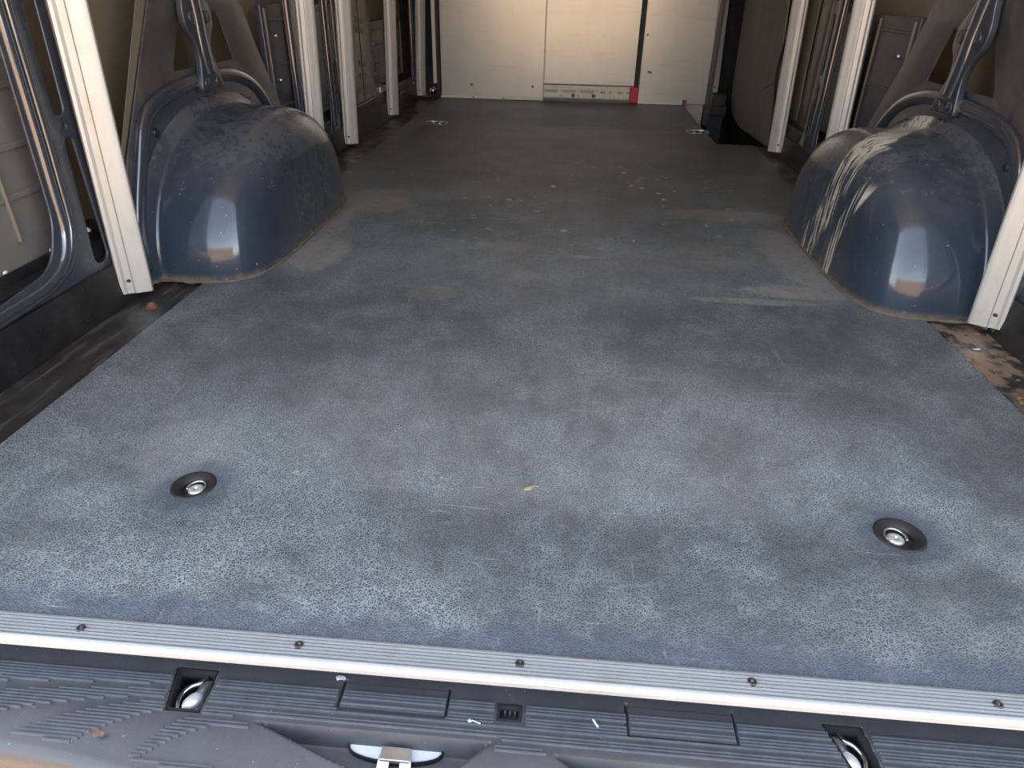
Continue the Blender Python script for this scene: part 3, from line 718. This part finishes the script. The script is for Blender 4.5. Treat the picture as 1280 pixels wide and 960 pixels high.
for (xa, xb, k0) in ((-.131, -.122, 0), (-.112, -.103, 0)):
    for i in range(len(ysx)-1):
        (y0, z0), (y1, z1) = ysx[i], ysx[i+1]; wi = .0; sp0 = (i)*.0006; b = len(hp.v)
        s0 = -1 if xa < -.12 else 1
        A0, B0 = (xa-(.0012*i if s0 < 0 else 0), xb+(.0012*i if s0 > 0 else 0)); A1, B1 = (xa-(.0012*(i+1) if s0 < 0 else 0), xb+(.0012*(i+1) if s0 > 0 else 0))
        hp.v += [(A0, y0, z0), (B0, y0, z0), (B1, y1, z1), (A1, y1, z1), (A0, y0, z0-.003), (B0, y0, z0-.003), (B1, y1, z1-.003), (A1, y1, z1-.003)]
        hp.f += [[b+q for q in f_] for f_ in ((0, 3, 2, 1), (4, 5, 6, 7), (0, 1, 5, 4), (1, 2, 6, 5), (2, 3, 7, 6), (3, 0, 4, 7))]
hp.box((-.1315, -.071, ZB-.0150), (-.1025, -.0575, ZB-.0095))
link('hook_plate', hp.mesh(bevel=.0006, seg=1), GALV, t)
# white plate in the second pocket
t = bx('white_label_plate', (.128, -.096, ZB-.024), (.262, -.066, ZB-.013), simple('milky_white_plate', (.72, .74, .72), .3), bevel=.002)
tag(t, 'milky white label plate sunk in the right pocket of the bumper', 'lens')

# ------------------------------------------------------------------ aluminium battens on the walls
def batten(side, xi=.843):
    root = empty('wall_batten', (side*.868, 0, .012))
    a = xi
    # section: outer face to the wall, a rib on the near corner, shallow hollow between
    P = [(.895, .000), (.890, -.003), (.885, .000), (.882, .005), (.881, .005), (.880, .0055), (.874, .009), (.8705, .0102), (.8700, .0130), (.8685, .0132), (.8680, .0112), (.864, .0135), (.860, .0168), (.852, .0225), (.847, .0255), (.8435, .0300), (.8435, .0345), (.848, .038), (.895, .038)]
    link('aluminium_profile', MB().prism(P, .012, 1.80, lambda p, q, c: (side*p, q, c)).mesh(), ALUZ, root, angle=25)
    for zz in (.040,):
        link('screw', MB().lathe((side*.876, .0085, zz), [(.0, -.0045), (.003, -.004), (.0042, .002)], 12, 'y').mesh(), sm_, root, smooth=True)
    return root
LB = [(.806, 'ends above the rusty bolt, leftmost of all'), (1.975, 'rises right behind the left wheel arch'), (2.385, 'first past the left wheel arch'), (3.12, 'second past the left wheel arch'), (3.835, 'in front of the left corner of the white bulkhead')]
RB = [(.852, 'at the right edge, leaning over leaf litter'), (1.88, 'rises right behind the right wheel arch'), (2.53, 'stands beside the plywood door panel'), (3.86, 'in the right corner by the white bulkhead')]
for side, lst in ((-1, LB), (1, RB)):
    proto = batten(side)
    for i, (y_, lab) in enumerate(lst):
        o = proto if i == 0 else copy_tree(proto)
        o.location.y = y_; o.rotation_euler.y = math.radians(-2.0*side)
        if side > 0 and i == 3: o.location.z = .075; o.location.x = .83
        tag(o, 'bare aluminium wall batten that ' + lab if lab.split()[0] in ('ends', 'rises', 'stands') else 'bare aluminium wall batten ' + lab, 'batten', 'aluminium battens on the van walls')

# ------------------------------------------------------------------ bulkhead
def board(name, x0, x1, z0, y0, y1, lab, zt_=1.8):
    o = empty(name, ((x0+x1)/2, y0, z0)); tag(o, lab, 'panel')
    link('board', MB().box((x0, y0, z0), (x1, y1, zt_)).mesh(bevel=.003), BOARD, o)
    return o
o = board('bulkhead_panel', -.752, -.146, .004, 3.888, 3.902, 'large white bulkhead board with two screws, left of the cream rail')
bx('bottom_strip', (-.755, 3.872, .001), (-.146, 3.888, .016), CREAM, o, bevel=.003)
for x in (-.57, -.21): link('screw', MB().lathe((x, 3.887, .075), [(0, -.003), (.005, -.0025), (.007, .001)], 12, 'y').mesh(), RUST, o, smooth=True)
for x in (-.56, -.38): link('screw', MB().lathe((x, 3.872, .009), [(0, -.002), (.004, -.0018), (.005, .001)], 10, 'y').mesh(), RUST, o, smooth=True)
o = board('sliding_panel', -.20, .384, .088, 3.925, 3.945, 'pale middle bulkhead board set back above the cream slotted rail')
o = board('bulkhead_panel', .408, .80, .004, 3.895, 3.91, 'scuffed white bulkhead board right of the red block')
link('lower_leg', MB().prism([(.676, .01), (.80, .01), (.80, -.20), (.676, -.20)], 3.935, 3.95, lambda p, q, c: (p, c, q)).mesh(), BOARD, o)
for x, z in ((.428, .36), (.455, .17), (.468, .168)): link('screw', MB().lathe((x, 3.894, z), [(0, -.003), (.004, -.0025), (.006, .001)], 12, 'y').mesh(), RUST, o, smooth=True)
bx('bottom_strip', (.41, 3.885, .001), (.67, 3.895, .008), CREAM, o)
tr = empty('rail', (.11, 3.915, .0)); tag(tr, 'cream slotted metal rail low in the bulkhead, left of the red block', 'rail')
hs = [rect(-.10+i*.105, .052, .038, .007, .005) for i in range(5)] + [[(-.15+i*.105+.006*math.cos(a), .030+.006*math.sin(a)) for a in [q*math.pi/5 for q in range(10)]] for i in range(6)]
plate('rail_face', [(-.145, .018), (.36, .018), (.36, .080), (-.145, .080)], hs, 3.905, 3.909, 'xz', CREAM, tr, bevel=.001)
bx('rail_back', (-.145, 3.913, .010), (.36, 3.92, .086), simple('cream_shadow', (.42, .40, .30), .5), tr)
bx('rail_foot', (-.146, 3.895, -.002), (.375, 3.92, .012), simple('green_grey_strip', (.10, .13, .11), .5), tr)
bx('rail_lip', (-.145, 3.902, .078), (.36, 3.906, .084), CREAM, tr)
for x in (.02, .14): bx('catch', (x, 3.900, .022), (x+.02, 3.905, .040), RUST, tr)
for i in range(4): bx('detent', (.17+i*.05, 3.902, .044), (.19+i*.05, 3.906, .060), CREAM, tr, bevel=.001)
tag(bx('red_block', (.362, 3.875, .004), (.408, 3.90, .088), RED, bevel=.004), 'small bright red block at the foot of the bulkhead seam', 'block')
tag(bx('seam_gasket', (.386, 3.90, .088), (.407, 3.95, 1.8), RUBBER), 'thin black upright gasket between middle and right bulkhead boards', 'gasket')
t = bx('corner_trim', (.800, 3.80, -.10), (.815, 3.90, 1.8), simple('dark_grey_trim', (.05, .05, .05), .5)); tag(t, 'narrow dark grey corner trim right of the bulkhead', 'trim')
t = empty('corner_post', (-.785, 3.9, 0)); tag(t, 'narrow pale post with black gasket left of the bulkhead', 'post')
bx('post', (-.800, 3.90, .075), (-.778, 3.92, 1.8), ALUZ, t); bx('gasket', (-.776, 3.88, .012), (-.756, 3.91, 1.8), RUBBER, t)
t = empty('ball_stud', (-.797, 3.86, .0)); tag(t, 'shiny round metal stud on the floor at the left foot of the bulkhead', 'stud')
link('ball', MB().lathe((-.797, 3.86, .04), [(0, -.022), (.012, -.018), (.020, -.008), (.021, 0), (.020, .008), (.012, .018), (0, .022)], 24).mesh(), TRIMG, t, smooth=True)
link('base', MB().lathe((-.797, 3.86, -.009), [(.018, 0), (.018, .012), (.008, .022), (.008, .03)], 16).mesh(), RUBBER, t)
bx('stop', (-.772, 3.84, .0), (-.757, 3.868, .045), RUBBER, t, bevel=.003)
t = bx('floor_stop', (.668, 3.86, .0), (.690, 3.885, .028), RUST, bevel=.003); tag(t, 'small rusty black stop at the floor corner under the right bulkhead board', 'stop')
# side door: plywood lined
D = tag(bx('door_1', (.96, 2.76, -.235), (.985, 3.95, zt), BLACK), kind='structure')
pp = rnd([(2.72, -.005), (2.78, .25), (2.86, .60), (2.95, 1.5), (3.73, 1.5), (3.62, .05), (3.38, -.02)], [.03, .1, .1, .05, .05, .12, .1])
t = empty('door_lining', (.90, 3.2, 0)); tag(t, 'grey-brown plywood lining sheet on the side door beside the step well', 'panel')
plate('plywood_sheet', pp, [], .884, .893, 'yz', PLY, t, bevel=.001)
tag(tube('cable', [(.875, 2.70, 1.2), (.878, 2.74, .62), (.876, 2.72, .48), (.878, 2.78, .30), (.872, 2.71, .18), (.875, 2.68, .05), (.868, 2.64, .005)], .005, RUBBER), 'thin black cable hanging down the edge of the plywood door lining', 'cable')
tag(tube('wire', [(.866, 2.70, .255), (.868, 2.80, .24), (.872, 2.95, .20)], .0018, RUBBER), 'short thin wire end crossing the plywood lining', 'wire')
t = empty('step_guard', (.80, 3.7, -.1)); tag(t, 'black plastic guard under the short right corner batten by the step well', 'guard')
bx('guard_plate', (.800, 3.70, -.20), (.880, 3.74, .085), BLACK, t, bevel=.006); bx('guard_ledge', (.80, 3.66, -.02), (.88, 3.70, .03), RUBBER, t, bevel=.004)

# ------------------------------------------------------------------ small stuff
def scrap(name, x, y, s, z, mat, lab, cat, group=None, rot=0, el=1.6):
    k = 9; V = []; 
    for i in range(k):
        a = 2*math.pi*i/k; r_ = s*random.uniform(.55, 1.1); u_, v_ = r_*math.cos(a)*el, r_*math.sin(a)
        V.append((x+u_*math.cos(rot)-v_*math.sin(rot), y+u_*math.sin(rot)+v_*math.cos(rot), z+random.uniform(.0002, s*.35)))
    V.append((x, y, z+s*.3)); V += [(a, b, c+.0006) for a, b, c in V]
    F = [[i, (i+1) % k, k] for i in range(k)] + [[k+1+(i+1) % k, k+1+i, 2*k+1] for i in range(k)] + [[i, (i+1) % k, k+1+(i+1) % k, k+1+i] for i in range(k)]
    me = bpy.data.meshes.new('m'); me.from_pydata(V, [], F); fix(me)
    return tag(link(name, me, mat), lab, cat, group)
YL = simple('yellow_leaf', (.42, .34, .14), .7); BL = simple('brown_leaf', (.17, .10, .06), .8, 0, .5, 80); BL2 = simple('ochre_leaf', (.30, .17, .06), .8, 0, .4, 80); PALE = simple('pale_chip', (.62, .62, .64), .6)
a = scrap('leaf', -.011, .275, .0042, .0004, YL, 'curled yellow leaf scrap lying in the middle of the mat', 'leaf', rot=.6)
tube('stalk', [(-.008, .277, .001), (-.002, .281, .0015), (.003, .280, .001)], .0006, YL, a)
scrap('leaf', -.330, .279, .0033, .0004, YL, 'tiny tan leaf crumb on the mat right of the left tie-down cup', 'leaf')
scrap('leaf', -.403, -.078, .0042, ZB+.001, BL, 'small brown crumb on the left end of the ribbed bumper', 'crumb')
for i in range(16):
    x = random.uniform(.790, .868); y_ = random.uniform(.60, .885)
    scrap('dead_leaf', x, y_, random.uniform(.003, .0085), -.0088, random.choice([BL, BL2, BL2]), 'brown dead leaf scrap in the litter on the right floor edge', 'leaf', 'leaf litter on the right floor edge', rot=random.uniform(0, 3))
scrap('pebble', .828, .800, .0048, -.0085, PALE, 'pale grey chip among the brown leaf litter at right', 'pebble')
t = empty('rusty_bolt', (-.827, .795, -.009)); tag(t, 'small rusty bolt with washer on the floor under the leftmost batten', 'bolt')
link('washer', MB().lathe((-.827, .795, -.009), [(.011, 0), (.011, .003), (.006, .003)], 20).mesh(), RUST, t); link('bolt_head', MB().lathe((-.827, .795, -.006), [(.007, 0), (.007, .006), (.005, .008), (0, .008)], 6).mesh(), RUST, t)
t = empty('loose_screw', (-.048, -.032, ZB+.001)); tag(t, 'tiny pale screw lying on the bumper ribs left of the square socket', 'screw')
tube('shank', [(-.047, -.0305, ZB+.002), (-.038, -.033, ZB+.0018)], .0009, GALV, t); link('head', MB().lathe((-.049, -.030, ZB+.001), [(.003, 0), (.003, .001), (0, .002)], 12).mesh(), GALV, t)
tag(tube('plastic_sliver', [(.073, -.018, ZB+.0018), (.078, -.026, ZB+.0018)], .0011, PALE), 'short white plastic sliver on the bumper ribs between socket and right cover', 'sliver')
scrap('grit', -.1905, .004, .0035, ZB+.001, PALE, 'pale grit speck at the top of the left bumper cover joint', 'grit')
scrap('debris', -.78, 2.60, .012, -.0088, BL, 'crumpled brown scrap on the left floor edge between two battens', 'scrap')
